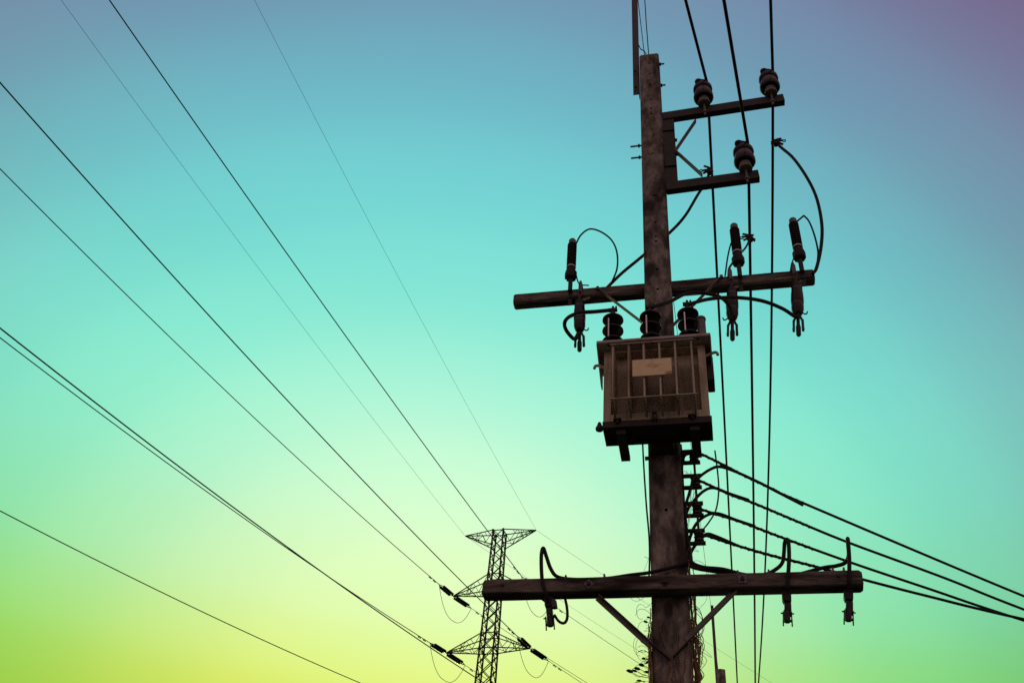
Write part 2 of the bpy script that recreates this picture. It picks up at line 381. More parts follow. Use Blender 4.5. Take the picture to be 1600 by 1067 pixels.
# ------------------------------------------------------------------ upper crossarm, behind the pole
UY = PY + pw(7.7) / 2 + 0.062
def cross_beam(name, xa, xb, yc, zc, h, d, parent, material, ch=0.012, jag=0.0):
    b = MB(); N_ = 14; h2, d2 = h / 2, d / 2; prof = [(-d2 + ch, -h2), (d2 - ch, -h2), (d2, -h2 + ch), (d2, h2 - ch), (d2 - ch, h2), (-d2 + ch, h2), (-d2, h2 - ch), (-d2, -h2 + ch)]
    rr = []
    for i in range(N_ + 1):
        x = xa + (xb - xa) * i / N_; k = 0.85 if i in (0, N_) else 1
        rr.append([Vector((x + (random.uniform(-jag, jag) if i in (0, N_) else 0), yc + y * k + random.uniform(-.001, .001), zc + z * k + random.uniform(-.001, .001))) for y, z in prof])
        if i in (0, N_):
            e = [p + X * (0.008 if i == 0 else -0.008) for p in rr[-1]]
            full = [Vector((p.x + (0.008 if i == 0 else -0.008), yc + y, zc + z)) for p, (y, z) in zip(e, prof)]
            rr = rr + [full] if i == 0 else rr[:-1] + [full, rr[-1]]
    for r0, r1 in zip(rr, rr[1:]):
        for k in range(8): b.add([r0[k], r0[(k + 1) % 8], r1[(k + 1) % 8], r1[k]], [(3, 2, 1, 0)])
    b.add(rr[0], [tuple(range(8))]); b.add(rr[-1], [tuple(range(8))[::-1]])
    return b.build(name, material, parent)
ua, ub = at(803, 458, UY - .05), at(1271, 420, UY - .05); uz = (ua.z + ub.z) / 2 - 0.066
uarm = thing('upper_crossarm', (PX, UY, uz), 'dark crossarm behind the pole above the transformer', 'crossarm')
cross_beam('beam', ua.x, ub.x, UY, uz, 0.132, 0.115, uarm, 'timber', 0.02)
for a, c in (((934, 451), (1006, 506)), ((1127, 433), (1049, 511))):
    p = at(*a, UY - 0.064); q = at(*c, PY - 0.10); s = MB(); s.bar(p, q, 0.008, 0.036, up=(0, -1, 0)); s.build('brace', 'galvanised', uarm)
    MB().bolt(p + Vector((0, -0.004, 0)), -Y, 0.018, 0.014).build('bolt', 'galvanised', uarm)
for px_, py_ in ((942, 444), (1066, 433), (1100, 430), (1194, 421)):
    p = at(px_, py_, UY); MB().lathe([(0.008, -0.02), (0.008, 0.035)], (p.x, UY, uz + 0.066), n=6).lathe([(0.016, 0), (0.016, 0.012)], (p.x, UY, uz + 0.066), n=6).build('bolt', 'dark_steel', uarm)
MB().bolt(at(828, 466, UY - .058), -Y, 0.014, 0.008).build('bolt', 'galvanised', uarm)

# ------------------------------------------------------------------ surge arresters standing in front of the crossarm
AY = UY - 0.085
def arrester(px, py, label):
    base = at(px, py, AY); base.z = uz + 0.03
    t = thing('surge_arrester', base, label, 'arrester', 'surge arresters on the upper crossarm')
    MB().tube([base - Z * 0.03, base + Z * 0.16], 0.021, 10).build('stem', 'dark_steel', t)
    MB().lathe([(0.03, 0.125), (0.055, 0.14), (0.058, 0.16), (0.058, 0.215), (0.05, 0.235), (0.03, 0.24)], base, n=8).build('disconnector', 'polymer_grey', t)
    MB().lathe([(0.033, 0.24), (0.036, 0.285)], base, n=18).build('foot', 'brown_glaze', t)
    prof = []
    h = 0.292
    while h < 0.60:
        prof += [(0.037, h), (0.046, h + 0.006), (0.046, h + 0.011), (0.037, h + 0.021)]; h += 0.027
    MB().lathe(prof, base, n=20).build('ribbed_housing', 'polymer_grey', t)
    MB().lathe([(0.043, 0.278), (0.0455, 0.280), (0.0455, 0.291), (0.043, 0.293)], base, n=24).build('white_band', 'white_ring', t)
    MB().lathe([(0.034, h), (0.036, h + 0.01), (0.035, h + 0.05), (0.028, h + 0.062), (0.001, h + 0.066)], base, n=18).build('cap', 'cement', t)
    MB().box(base + Vector((0, 0.028, -0.085)), (0.034, 0.012, 0.20)).box(base + Vector((0.0, 0.02, -0.16)), (0.03, 0.014, 0.06)).build('mounting_strap', 'dark_steel', t)
    MB().bolt(base + Vector((0, 0.022, -0.09)), -Y, 0.013, 0.012).build('bolt', 'dark_steel', t)
    return base, h
A1, ah = arrester(891, 448, 'ribbed surge arrester on the left half of the upper crossarm')
A2, _ = arrester(1155.5, 425, 'ribbed surge arrester between two conductors, right of the concrete pole')
A3, _ = arrester(1252, 417, 'ribbed surge arrester at the right end of the upper crossarm')

# ------------------------------------------------------------------ fuse cutouts hanging below the upper crossarm
def cutout(px, py, ex, ey, label, hook=1):
    t0 = at(px, py, AY - 0.012); t0.z = uz; end = at(ex, ey, AY - 0.02)
    t = thing('fuse_cutout', t0, label, 'fuse cutout', 'fuse cutouts below the upper crossarm')
    MB().box(t0 + Vector((0, 0.015, 0.0)), (0.034, 0.012, 0.175)).box(t0 + Vector((0, 0.045, 0.092)), (0.034, 0.07, 0.01)).tube([t0 + Vector((0, 0.02, 0.05)), t0 + Vector((0, 0.02, 0.125))], 0.012, 8).build('mounting_strap', 'galvanised', t)
    MB().bolt(t0 + Vector((0, 0.008, -0.03)), -Y, 0.014, 0.014).build('bolt', 'dark_steel', t)
    b0 = t0 + Vector((0, 0.005, -0.15)); ax = (end - b0); k = ax.length / 0.485; ax.normalize()
    MB().bar(t0 + Vector((0, 0.012, -0.06)), b0 + ax * 0.05, 0.022, 0.042, up=(0, 1, 0)).build('hanger', 'dark_steel', t)
    prof = [(0.028, 0.0), (0.044, 0.012), (0.048, 0.04), (0.043, 0.055), (0.047, 0.068), (0.052, 0.10), (0.055, 0.15), (0.054, 0.19), (0.046, 0.20), (0.053, 0.212), (0.052, 0.25), (0.040, 0.285), (0.028, 0.30)]
    MB().lathe([(r_, h_ * k) for r_, h_ in prof], b0, ax, 22).build('porcelain', 'brown_glaze', t)
    for hq, rr in ((0.058, 0.0475), (0.20, 0.051)):
        MB().lathe([(rr - 0.006, hq * k - 0.008), (rr, hq * k - 0.006), (rr, hq * k + 0.006), (rr - 0.006, hq * k + 0.008)], b0, ax, 22).build('band', 'grey_sheen_glaze', t)
    e = b0 + ax * (0.295 * k); q = 0.19 * k; j = MB()
    for s in (-1, 1):
        j.bar(e + X * (0.010 * s), e + X * (0.036 * s) + ax * (q * .30), 0.014, 0.018); j.bar(e + X * (0.036 * s) + ax * (q * .25), e + X * (0.038 * s) + ax * (q * .78), 0.016, 0.018)
        j.tube([e + X * (0.034 * s) + ax * (q * .68), e + X * (0.05 * s) + ax * (q * .68)], 0.008, 6)
    j.build('contact_fork', 'dark_steel', t)
    MB().tube([e - ax * 0.01, e + ax * (q * .97)], [0.016, 0.014], 10).lathe([(0.017, q * .5), (0.021, q * .58), (0.02, q * .95), (0.012, q)], e, ax, 12).build('fuse_tube', 'wire_metal', t)
    MB().tube(spline([e - ax * .03 + X * (0.03 * hook), e - ax * .005 + X * (0.055 * hook), e - ax * 0.005 + X * (0.072 * hook), e - ax * .03 + X * (0.08 * hook)], 4), 0.006, 6).build('hook', 'dark_steel', t)
    p2 = t0 + Vector((0.085, 0.06, -0.06)); MB().bar(b0 + Vector((0.02, 0.01, 0.02)), p2, 0.012, 0.022).build('stay', 'galvanised', t)
    return e + ax * 0.02, e
C1, _ = cutout(906, 458, 905.5, 549, 'fuse cutout hanging under the left half of the upper crossarm', 1)
C2, _ = cutout(1142.5, 440, 1144.5, 532, 'fuse cutout hanging under the upper crossarm right of the pole', -1)
C3, _ = cutout(1242.5, 430, 1248, 525, 'fuse cutout hanging under the right end of the upper crossarm', 1)

# ------------------------------------------------------------------ jumpers from conductors to arresters
def yz(pts, yy): return [(a, b, yy) for a, b in pts]
q1 = at(1109, 270, 6.35)
cable('jumper_cable', path([(1109, 268, 6.35), (1103, 285, 6.38), (1090, 305, 6.40), (1070, 338, 6.42), (1045, 365, 6.42), (1003, 401, 6.40), (975, 424, 6.36), (960, 438, UY - .01), (949, 449, UY - .03)]), 0.0155, 'dark jumper cable passing behind the pole from the inner conductor to the crossarm', 'cable')
cable('arrester_lead', path([(955, 443, UY - .04), (964, 420, AY), (964, 395, AY), (956, 376, AY), (940, 363, AY), (922, 358, AY), (908, 367, AY), (899, 383, AY)]) + [A1 + Vector((0.03, 0, ah - 0.03))], 0.0085, 'thin looping lead from the left arrester to the crossarm', 'cable')
cable('jumper_cable', path([(1213, 224, 6.42), (1222, 232, 6.38), (1240, 248, 6.3), (1261, 278, AY), (1276, 310, AY), (1284, 350, AY), (1283, 385, AY), (1276, 418, AY), (1270, 428, AY)]), 0.0155, 'dark jumper cable curving down to the right end of the upper crossarm', 'cable')
cable('arrester_lead', [A3 + Vector((0.03, 0, ah + 0.02))] + path([(1256, 337, AY), (1264, 346, AY), (1272, 366, AY), (1278, 392, AY), (1277, 412, AY)]), 0.0085, 'thin lead arching from the rightmost arrester to the big jumper', 'cable')
cable('jumper_cable', path([(1172, 373, 6.85), (1165, 387, 6.6), (1155, 398, 6.45), (1147, 408, 6.38), (1139, 420, 6.3), (1138, 434, AY)]), 0.010, 'short jumper from the middle conductor to the middle fuse cutout', 'cable')
cable('arrester_lead', path([(1147, 372, AY + .07), (1142, 381, AY + .05), (1137, 402, AY + .02), (1133, 431, AY - .03)]), 0.0075, 'thin lead dropping left of the middle arrester', 'cable')
cable('arrester_lead', path([(1241, 402, AY + .03), (1237, 412, AY), (1235, 424, AY - .03)]), 0.0065, 'short thin wire left of the rightmost arrester base', 'cable')
cable('arrester_lead', path([(899, 424, AY - .03), (903, 440, AY - .03), (908, 445, UY), (920, 446, UY)]), 0.0065, 'short thin wire right of the left arrester base', 'cable')
for (px_, py_, yy, lb, s) in ((1109, 268, 6.35, 'wire clamp on the inner conductor above the lower bracket arm', -1), (1212, 224, 6.42, 'wire clamp on the outer conductor where its jumper starts', 1), (1172, 373, 6.85, 'wire clamp on the middle conductor beside the middle arrester', -1)):
    p = at(px_, py_, yy); t = thing('wire_clamp', p, lb, 'clamp', 'clamps joining jumpers to conductors')
    MB().lathe([(0.025, -0.05), (0.034, -0.03), (0.034, 0.03), (0.025, 0.05)], p, (0, .3, 1), 8).build('body', 'dark_steel', t)
    for dz, a in ((0.045, 0.35), (-0.02, 0.15), (-0.05, -0.25)):
        q = p + Vector((s * random.uniform(.05, .085), -0.01, dz * .6 + a * 0.1 + random.uniform(-.02, .03))); MB().tube(spline([p + Vector((-s * random.uniform(.02, .05), 0, dz * .5 + random.uniform(-.03, .03))), p + Vector((0, -.03, dz * .4)), q], 4), 0.012, 6).build('jaw', 'dark_steel', t)
    MB().tube([p + Vector((s * 0.085 + 0.016 * math.cos(a), -0.02, 0.0 + 0.016 * math.sin(a))) for a in [i * math.pi / 5 for i in range(11)]], 0.006, 6).build('eye', 'dark_steel', t)

# ------------------------------------------------------------------ transformer
TY = PY - pw(6.5) / 2 - 0.33           # tank front face
FY = TY - 0.19                          # front edge of the fins
ttop = (at(945, 551, TY).z + at(1101, 536, TY).z) / 2; tbot = (at(943, 661, TY).z + at(1108, 651, TY).z) / 2
tx0, tx1 = at(943, 610, TY).x, at(1105.5, 595, TY).x; tcx = (tx0 + tx1) / 2; TD = 0.27
tr = thing('transformer', (tcx, TY + TD / 2, tbot), 'brown finned pole transformer with three bushings', 'transformer')
ex0, ex1 = tx0 + 0.058, tx1 - 0.058; ez0, ez1 = tbot + 0.075, ttop - 0.02; RC = 0.085
tb = MB().box((tcx, TY + RC + (TD - RC) / 2, (ttop + tbot) / 2), (tx1 - tx0, TD - RC, ttop - tbot))
for c_, sz in (((tx0 + ex0) / 2, ex0 - tx0), ((tx1 + ex1) / 2, tx1 - ex1)): tb.box((c_, TY + RC / 2, (ttop + tbot) / 2), (sz, RC + .002, ttop - tbot))
tb.box((tcx, TY + RC / 2 + .001, (tbot + ez0) / 2), (ex1 - ex0 + .004, RC, ez0 - tbot)); tb.box((tcx, TY + RC / 2 + .001, (ez1 + ttop) / 2), (ex1 - ex0 + .004, RC, ttop - ez1))
tank = tb.build('tank', 'tank_paint', tr, bevel=0.004)
lid = MB().box((tcx, TY + TD / 2 - 0.03, ttop + 0.016), (tx1 - tx0 + 0.10, TD + 0.14, 0.03)).build('lid', 'lid_paint', tr, bevel=0.008)
for k in range(5):
    MB().bolt((tx0 + 0.05 + k * (tx1 - tx0 - .1) / 4, TY - 0.085, ttop), -Z, 0.013, 0.018).build('lid_bolt', 'dark_steel', lid)
fz1 = (at(957, 537, FY).z + at(1081, 527, FY).z) / 2
fz0 = (at(958, 626, FY).z + at(1086, 618, FY).z) / 2
fins_x = [at(px_, py_, FY).x for px_, py_ in ((957, 580), (982, 578), (1006, 576), (1031, 574), (1056, 572), (1082, 570))]
for x in fins_x:
    t_ = 0.007
    V = [(x - t_, TY + RC + .01, fz0 - 0.03), (x - t_, FY, fz0), (x - t_, FY, fz1 - .02), (x - t_, FY + 0.02, fz1), (x - t_, TY + RC + .01, min(fz1 - .03, ez1 - .005))]
    V += [(x + t_, p[1], p[2]) for p in V]
    MB().add(V, [(0, 1, 2, 3, 4), (9, 8, 7, 6, 5), (0, 5, 6, 1), (1, 6, 7, 2), (2, 7, 8, 3), (3, 8, 9, 4), (4, 9, 5, 0)]).build('fin', 'tank_paint', tr, bevel=0.003)
for z, r_ in ((fz0 + 0.012, 0.006), (fz1 - 0.02, 0.006)):
    MB().tube([(fins_x[0] - 0.02, FY - 0.008, z), (fins_x[-1] + 0.02, FY - 0.008, z)], r_, 8).build('tie_rod', 'tank_paint', tr)
for x in (fins_x[0], fins_x[-1]):
    MB().tube([(x, FY - 0.006, fz0 + .01), (x, TY - 0.03, tbot + 0.06), (x, TY - 0.02, tbot - 0.03)], 0.005, 6).build('hold_down_rod', 'dark_steel', tr)
c0, c1 = at(988, 563, FY - .012), at(1050, 584, FY - .012)
pz0, pz1 = at(1019, 586.5, FY - .012).z, at(1019, 561, FY - .012).z
MB().box(((c0.x + c1.x) / 2, FY - 0.012, (pz0 + pz1) / 2), (c1.x - c0.x, 0.006, pz1 - pz0)).build('name_plate', 'plate', tr, bevel=0.002)['label'] = 'blank rust-stained tan plate fixed across the fins'
# support beam under the tank
sx0, sx1 = at(941, 672, TY - .02).x, at(1113, 660, TY - .02).x
hb = 0.055; zb0 = tbot - 0.004 - hb; yb0, yb1 = TY - 0.02, TY + TD - 0.055
MB().box(((sx0 + sx1) / 2, (yb0 + yb1) / 2, zb0 + hb - 0.006), (sx1 - sx0, yb1 - yb0, 0.012)).box(((sx0 + sx1) / 2, yb0 + .005, zb0 + hb / 2), (sx1 - sx0 - .002, 0.010, hb - .001)).box(((sx0 + sx1) / 2, yb1 - .005, zb0 + hb / 2), (sx1 - sx0 - .002, 0.010, hb - .001)).box((sx0 + .006, (yb0 + yb1) / 2, zb0 + hb / 2), (.010, yb1 - yb0 - .004, hb - .002)).box((sx1 - .006, (yb0 + yb1) / 2, zb0 + hb / 2), (.010, yb1 - yb0 - .004, hb - .002)).build('support_frame', 'dark_steel', tr)
for px_, py_ in ((976, 702), (1088, 694)):
    p = at(px_, py_, TY + TD); yr = TY + TD + 0.09
    MB().box((p.x, (yb0 + .03 + yr) / 2, zb0 - 0.022), (0.068, yr - yb0 - .03, 0.04)).build('cross_runner', 'dark_steel', tr)
    MB().bolt((p.x, yr - .05, zb0 - 0.042), -Z, 0.013, 0.014).build('bolt', 'dark_steel', tr)
MB().box((PX, (yb1 + PY - pw(6) / 2) / 2, zb0 + 0.02), (0.16, PY - pw(6) / 2 - yb1 + .002, 0.09)).build('pole_bracket', 'dark_steel', tr)
for px_, py_ in ((965, 663), (1082, 656)):
    p = at(px_, py_, TY - 0.02); MB().box((p.x, TY - 0.02, tbot - 0.003), (0.06, 0.06, 0.012)).bolt((p.x, TY - .03, tbot - 0.01), -Z, 0.013, 0.02).build('hold_down_clip', 'dark_steel', tr)
p = at(1023, 660, TY - .03); MB().box((p.x - .014, TY - 0.025, tbot + 0.01), (0.010, 0.05, 0.075)).box((p.x + .014, TY - 0.025, tbot + 0.01), (0.010, 0.05, 0.075)).bolt((p.x, TY - .045, tbot + 0.03), -Y, 0.012, 0.012).build('drain_valve', 'dark_steel', tr)
p = at(936, 668, TY); MB().tube([(tx0, TY + .02, p.z + .02), (p.x, TY + .02, p.z + .02)], 0.012, 8).lathe([(0.028, -0.018), (0.03, 0.0), (0.02, .02), (0.012, .05)], (p.x, TY + .02, p.z + .01), n=10).build('earth_terminal', 'dark_steel', tr)
for s, px_, py_ in ((-1, 931, 574), (1, 1119, 553)):
    h_ = at(px_, py_, TY + .05); e = tx0 if s < 0 else tx1
    MB().tube(spline([(e - s * .01, TY + .05, h_.z - .02), (h_.x - s * .02, TY + .05, h_.z + .015), (h_.x + s * .005, TY + .05, h_.z + .012), (h_.x + s * .012, TY + .05, h_.z - .012)], 5), 0.012, 8).build('lifting_hook', 'tank_paint', tr)
# lid side skirts and terminal box
for s in (-1, 1):
    x = tcx + s * ((tx1 - tx0) / 2 + 0.046)
    V = [(x - .005, TY - 0.09, ttop + .003), (x - .005, TY + TD, ttop + .003), (x - .005, TY + TD, ttop - .17), (x - .005, TY + TD - .06, ttop - .17)]
    V += [(x + .005, a[1], a[2]) for a in V]
    MB().add(V, [(0, 1, 2, 3), (7, 6, 5, 4), (0, 4, 5, 1), (1, 5, 6, 2), (2, 6, 7, 3), (3, 7, 4, 0)]).build('lid_skirt', 'lid_paint', tr)
MB().box((tx1 + 0.028, TY + 0.20, ttop - 0.14), (0.054, 0.16, 0.24)).build('terminal_box', 'dark_steel', tr, bevel=0.008)
# conservator tube
cp = at(1097.5, 530, TY - 0.02); cz = ttop + 0.031
MB().lathe([(0.034, 0), (0.034, 0.205), (0.039, 0.208), (0.039, 0.225), (0.03, 0.235), (0.001, 0.237)], (cp.x, TY - 0.02, cz), n=22).build('filler_tube', 'galvanised', tr)
# bushings
BUSH = []
for px_, py_ in ((957.5, 538), (1017, 532), (1077, 526)):
    y_ = TY - 0.01; b0 = at(px_, py_, y_); b0.z = ttop + 0.032
    bu = MB().lathe([(0.05, 0), (0.05, 0.02), (0.042, 0.03), (0.04, 0.335), (0.028, 0.36), (0.02, 0.375)], b0, n=18).build('bushing', 'brown_glaze', tr)
    for h_ in (0.05, 0.172, 0.292):
        MB().lathe([(0.04, h_ - 0.004), (0.080, h_ - 0.012), (0.086, h_ - 0.006), (0.085, h_ + 0.004), (0.068, h_ + 0.022), (0.04, h_ + 0.04)], b0, n=28).build('shed', 'brown_glaze', bu)
    MB().tube([b0 + Vector((-0.025, -0.088, 0.04)), b0 + Vector((-0.025, -0.088, 0.235))], 0.006, 6).build('arcing_horn', 'bright_metal', bu)
    MB().bar(b0 + Vector((-0.02, -0.02, 0.03)), b0 + Vector((-0.02, -0.092, 0.03)), 0.02, 0.012).build('horn_bracket', 'dark_steel', bu)
    tt = b0 + Z * 0.372
    k = MB().tube([tt - Z * .02, tt + Z * 0.075], 0.010, 8).lathe([(0.018, 0.0), (0.018, 0.018)], tt, n=6).lathe([(0.018, 0.03), (0.018, 0.048)], tt, n=6)
    k.bar(tt + Vector((-.035, 0, .036)), tt + Vector((.035, 0, .036)), 0.03, 0.022)
    for dx in (-.026, .02): k.tube([tt + Vector((dx, -.01, .02)), tt + Vector((dx * 1.1 + .006, -.01, .055 + dx * .5))], 0.008, 6)
    k.build('terminal', 'dark_steel', bu)
    BUSH.append(tt + Z * 0.036)
# leads from bushings to cutouts
b1, b2, b3 = BUSH
cable('bushing_lead', spline([b1 + X * -0.02, at(930, 487, TY + .05), at(905, 489, TY + .1), at(888, 496, TY + .2), at(882, 506, TY + .3), at(886, 518, AY - .12), at(898, 530, AY - .06), C1 + Vector((-0.005, -0.03, -0.03))]), 0.017, 'thick cable looping from the left bushing to the left cutout', 'cable')
cable('bushing_lead', spline([b2 + X * 0.02, at(1045, 472, TY + .1), at(1075, 458, TY + .25), at(1105, 459, TY + .35), at(1128, 466, AY - .15), at(1141, 482, AY - .09), C2 + Vector((-0.005, -0.04, -0.02))]), 0.016, 'thick cable arching from the middle bushing to the middle cutout', 'cable')
cable('bushing_lead', spline([b3 + X * 0.02, at(1110, 467, TY + .1), at(1150, 465, TY + .2), at(1190, 470, TY + .3), at(1222, 482, AY - .12), at(1243, 495, AY - .07), C3 + Vector((0.0, -0.04, -0.02))]), 0.016, 'long thick cable arching from the right bushing to the rightmost cutout', 'cable')

# ------------------------------------------------------------------ low voltage rack with spool insulators
RY = PY - 0.02
spx = [(1084.5, 714), (1087, 752.5), (1089.5, 796), (1091.5, 839)]
rackx = PX + pw(6) / 2 + 0.004
sps = [at(*q, RY) for q in spx]
xs = sum(p.x for p in sps) / 4
for p in sps: p.x = xs
rk = thing('spool_rack', (rackx, RY, sps[-1].z - 0.1), 'steel rack of short prongs on the pole right side', 'rack')
MB().box((rackx + .005, RY, (sps[0].z + sps[-1].z) / 2), (0.01, 0.05, sps[0].z - sps[-1].z + 0.22)).build('back_strap', 'dark_steel', rk)
MB().tube([(xs, RY, sps[0].z + 0.10), (xs, RY, sps[-1].z - 0.06)], 0.009, 8).build('rod', 'dark_steel', rk)
WSTART = []
for p, lb in zip(sps, ('topmost spool insulator on the rack', 'second spool insulator from the top of the rack', 'third spool insulator from the top of the rack', 'lowest spool insulator on the rack')):
    for dz in (0.053, -0.050):
        MB().box(((rackx + xs) / 2 + .02, RY, p.z + dz), (xs - rackx + 0.05, 0.04, 0.013)).build('prong', 'dark_steel', rk)
    sp = thing('spool_insulator', p - Z * 0.043, lb, 'insulator', 'spool insulators on the rack')
    MB().lathe([(0.018, 0), (0.032, 0.002), (0.036, 0.012), (0.034, 0.024), (0.026, 0.034), (0.024, 0.043), (0.026, 0.052), (0.034, 0.062), (0.036, 0.074), (0.032, 0.084), (0.018, 0.086)], p - Z * 0.043, n=20).build('porcelain', 'brown_glaze', sp)
    MB().tube([p + Vector((0.029 * math.cos(a), 0.029 * math.sin(a), 0.002 * math.sin(a))) for a in [i * math.pi / 8 for i in range(17)]], 0.008, 6).build('wire_loop', 'black_rubber', sp)

# low voltage service wires to the right
LW = [([(1094, 709), (1110, 716), (1140, 731), (1165, 744), (1210, 765), (1257, 786.5)], (1600, 931), 'uppermost low voltage service cable leaving the rack to the right'),
      ([(1096, 752), (1120, 763), (1145, 774), (1178, 786), (1240, 812), (1327, 847.7), (1477, 903)], (1600, 951.8), 'second service cable from the top leaving the rack to the right'),
      ([(1097, 796), (1122, 804), (1160, 816), (1226, 841), (1330, 878.6), (1450, 919)], (1600, 969), 'third service cable from the top leaving the rack to the right'),
      ([(1099, 836), (1112, 839), (1142, 849), (1200, 866), (1275, 885), (1347, 904.6), (1450, 931)], (1600, 967), 'lowest service cable, passing behind the lower crossarm end')]
for (pp, endp, lb), s in zip(LW, sps):
    z0 = s.z; e = atz(*endp, z0 - 0.30); d = Vector((e.x - s.x, e.y - s.y, 0)); L = d.length; nrm_ = Vector((-d.y, d.x, 0)).normalized(); pts = [Vector(s) + X * 0.03]
    for q in pp + [endp]:
        r = ray(*q); t = (s - CAM).dot(nrm_) / r.dot(nrm_); pts.append(CAM + r * t)
    last = pts[-1]; dd = (pts[-1] - pts[-2]).normalized()
    pts += [last + dd * 2 + Z * 0.05, last + dd * 6 + Z * 0.4]
    sp_ = spline(pts, 8)
    t = cable('service_cable', sp_, 0.0105, lb, 'wire', n=8)
    # tie wrap near the dead end
    wr = [p for p in sp_ if (p - s).length < 1.0]; acc = 0; hp = []; k = 0
    for a_, b_ in zip(wr[1:], wr[2:]):
        L_ = (b_ - a_).length; n_ = max(2, int(L_ / 0.008)); tng = (b_ - a_).normalized(); u = tng.cross(Z).normalized(); w = u.cross(tng)
        for i in range(n_):
            p = a_ + (b_ - a_) * (i / n_); acc += L_ / n_; ph = acc * 2 * math.pi / 0.055
            hp.append(p + (u * math.cos(ph) + w * math.sin(ph)) * 0.0105)
    MB().tube(hp, 0.0045, 5).build('tie_wrap', 'wire_metal', t)
# tails of the service cables curving back to the pole side
for k, pp in enumerate(([(1255, 789), (1220, 771), (1185, 753), (1150, 737), (1125, 729), (1110, 733), (1094, 744), (1086, 755)],
                        [(1170, 781), (1140, 771), (1115, 762), (1098, 768), (1082, 785), (1073, 800), (1069, 830), (1071, 860)],
                        [(1180, 822), (1150, 812), (1122, 802), (1104, 805), (1088, 818), (1078, 840), (1073, 865), (1074, 880)],
                        [(1150, 851), (1120, 838), (1104, 834), (1092, 845), (1082, 858), (1077, 872), (1078, 882)])):
    cable('tail_cable', path([(a, b, RY + 0.02 + 0.02 * (i < 3)) for i, (a, b) in enumerate(pp)]), 0.0115, ('cable tail curving from the uppermost service cable to the second spool', 'cable tail curving from the second service cable down the pole side', 'cable tail curving from the third service cable down the pole side', 'cable tail curving from the lowest service cable down the pole side')[k], 'cable')
cable('riser_cable', path([(1086, 712, RY), (1078, 709, RY), (1070, 712, RY), (1066, 725, RY), (1066, 745, RY)]), 0.010, 'short black cable bending over the topmost spool to the pole', 'cable')
cable('riser_cable', path([(1084, 745, RY - .05), (1077, 770, RY - .05), (1071, 795, RY - .05), (1073, 830, RY - .05), (1078, 865, RY - .05), (1080, 880, RY - .06)]), 0.011, 'black cable running down beside the rack toward the lower crossarm', 'cable')
cable('stray_wire', path([(1117, 704, RY), (1121, 735, RY), (1123, 765, RY), (1119, 795, RY), (1108, 815, RY), (1095, 831, RY)]), 0.006, 'loose bent wire end standing up right of the rack', 'wire', 'wire_metal')
cable('ground_wire', path([(1004, 690, PY - .14), (1006, 730, PY - .14), (1010, 790, PY - .14), (1014, 835, PY - .13), (1015, 870, PY - .12), (1014, 905, PY - .1)]), 0.0065, 'thin wire hanging down left of the pole below the transformer', 'wire', 'wire_metal')
bb = at(1012, 716, PY - .1); MB_ = MB().lathe([(0.016, -0.02), (0.018, 0.02)], bb, -X, 6)
MB_.build('through_bolt', 'dark_steel', pole)
for py_ in (712, 722):
    b_ = at(1064, py_, PY - .02); MB().lathe([(0.018, 0), (0.018, 0.03)], (PX + pw(6) / 2, PY - .03, b_.z), X, 6).build('through_bolt', 'dark_steel', pole)

# ------------------------------------------------------------------ lower crossarm
LY = PY - pw(4.8) / 2 - 0.062
lf = LY - 0.06
la, lb_ = at(754, 906, lf), at(1346, 888.5, lf); lz1 = (la.z + lb_.z) / 2; lz = lz1 - 0.052
larm = thing('lower_crossarm', (PX, LY, lz), 'long weathered crossarm bolted in front of the pole low down', 'crossarm')
cross_beam('beam', la.x, lb_.x, LY, lz, 0.104, 0.12, larm, 'timber', 0.006, 0.004)
def plate(px_, py_, rot, sz, material='galvanised'):
    p = at(px_, py_, lf - .003); c_, s_ = math.cos(rot), math.sin(rot)
    o = MB().box(p, (sz, 0.006, sz), (Vector((c_, 0, s_)), Y, Vector((-s_, 0, c_)))).build('square_washer', material, larm)
    MB().bolt(p - Y * 0.003, -Y, 0.014, 0.018).build('bolt', 'dark_steel', o)
plate(1039, 909, math.pi / 4, 0.05, 'dark_steel'); plate(920, 912, math.pi / 4, 0.05); plate(1160, 904.5, 0.05, 0.055)
for q in ((785, 914), (1310, 899)):
    MB().bolt(at(*q, lf), -Y, 0.012, 0.01).build('bolt', 'dark_steel', larm)
for a, c in (((936, 931), (1020, 1007)), ((1152, 925), (1075, 1003))):
    p = at(*a, LY); q = at(*c, PY - pw(4.4) / 2 - 0.004); MB().angle(p, q, 0.034, 0.005, up=(0, -1, 0)).build('brace', 'galvanised', larm)
p = at(1048, 1003, PY - pw(4.4) / 2 - .012); zz = at(1035, 1003, PY - .13).z
for a in (at(1020, 1007, PY - .145), at(1075, 1003, PY - .145)):
    MB().bar(a, (PX + (a.x - PX) * 0.1, PY - 0.148, a.z - 0.10), 0.006, 0.036, up=(0, -1, 0)).build('brace_strap', 'dark_steel', larm)

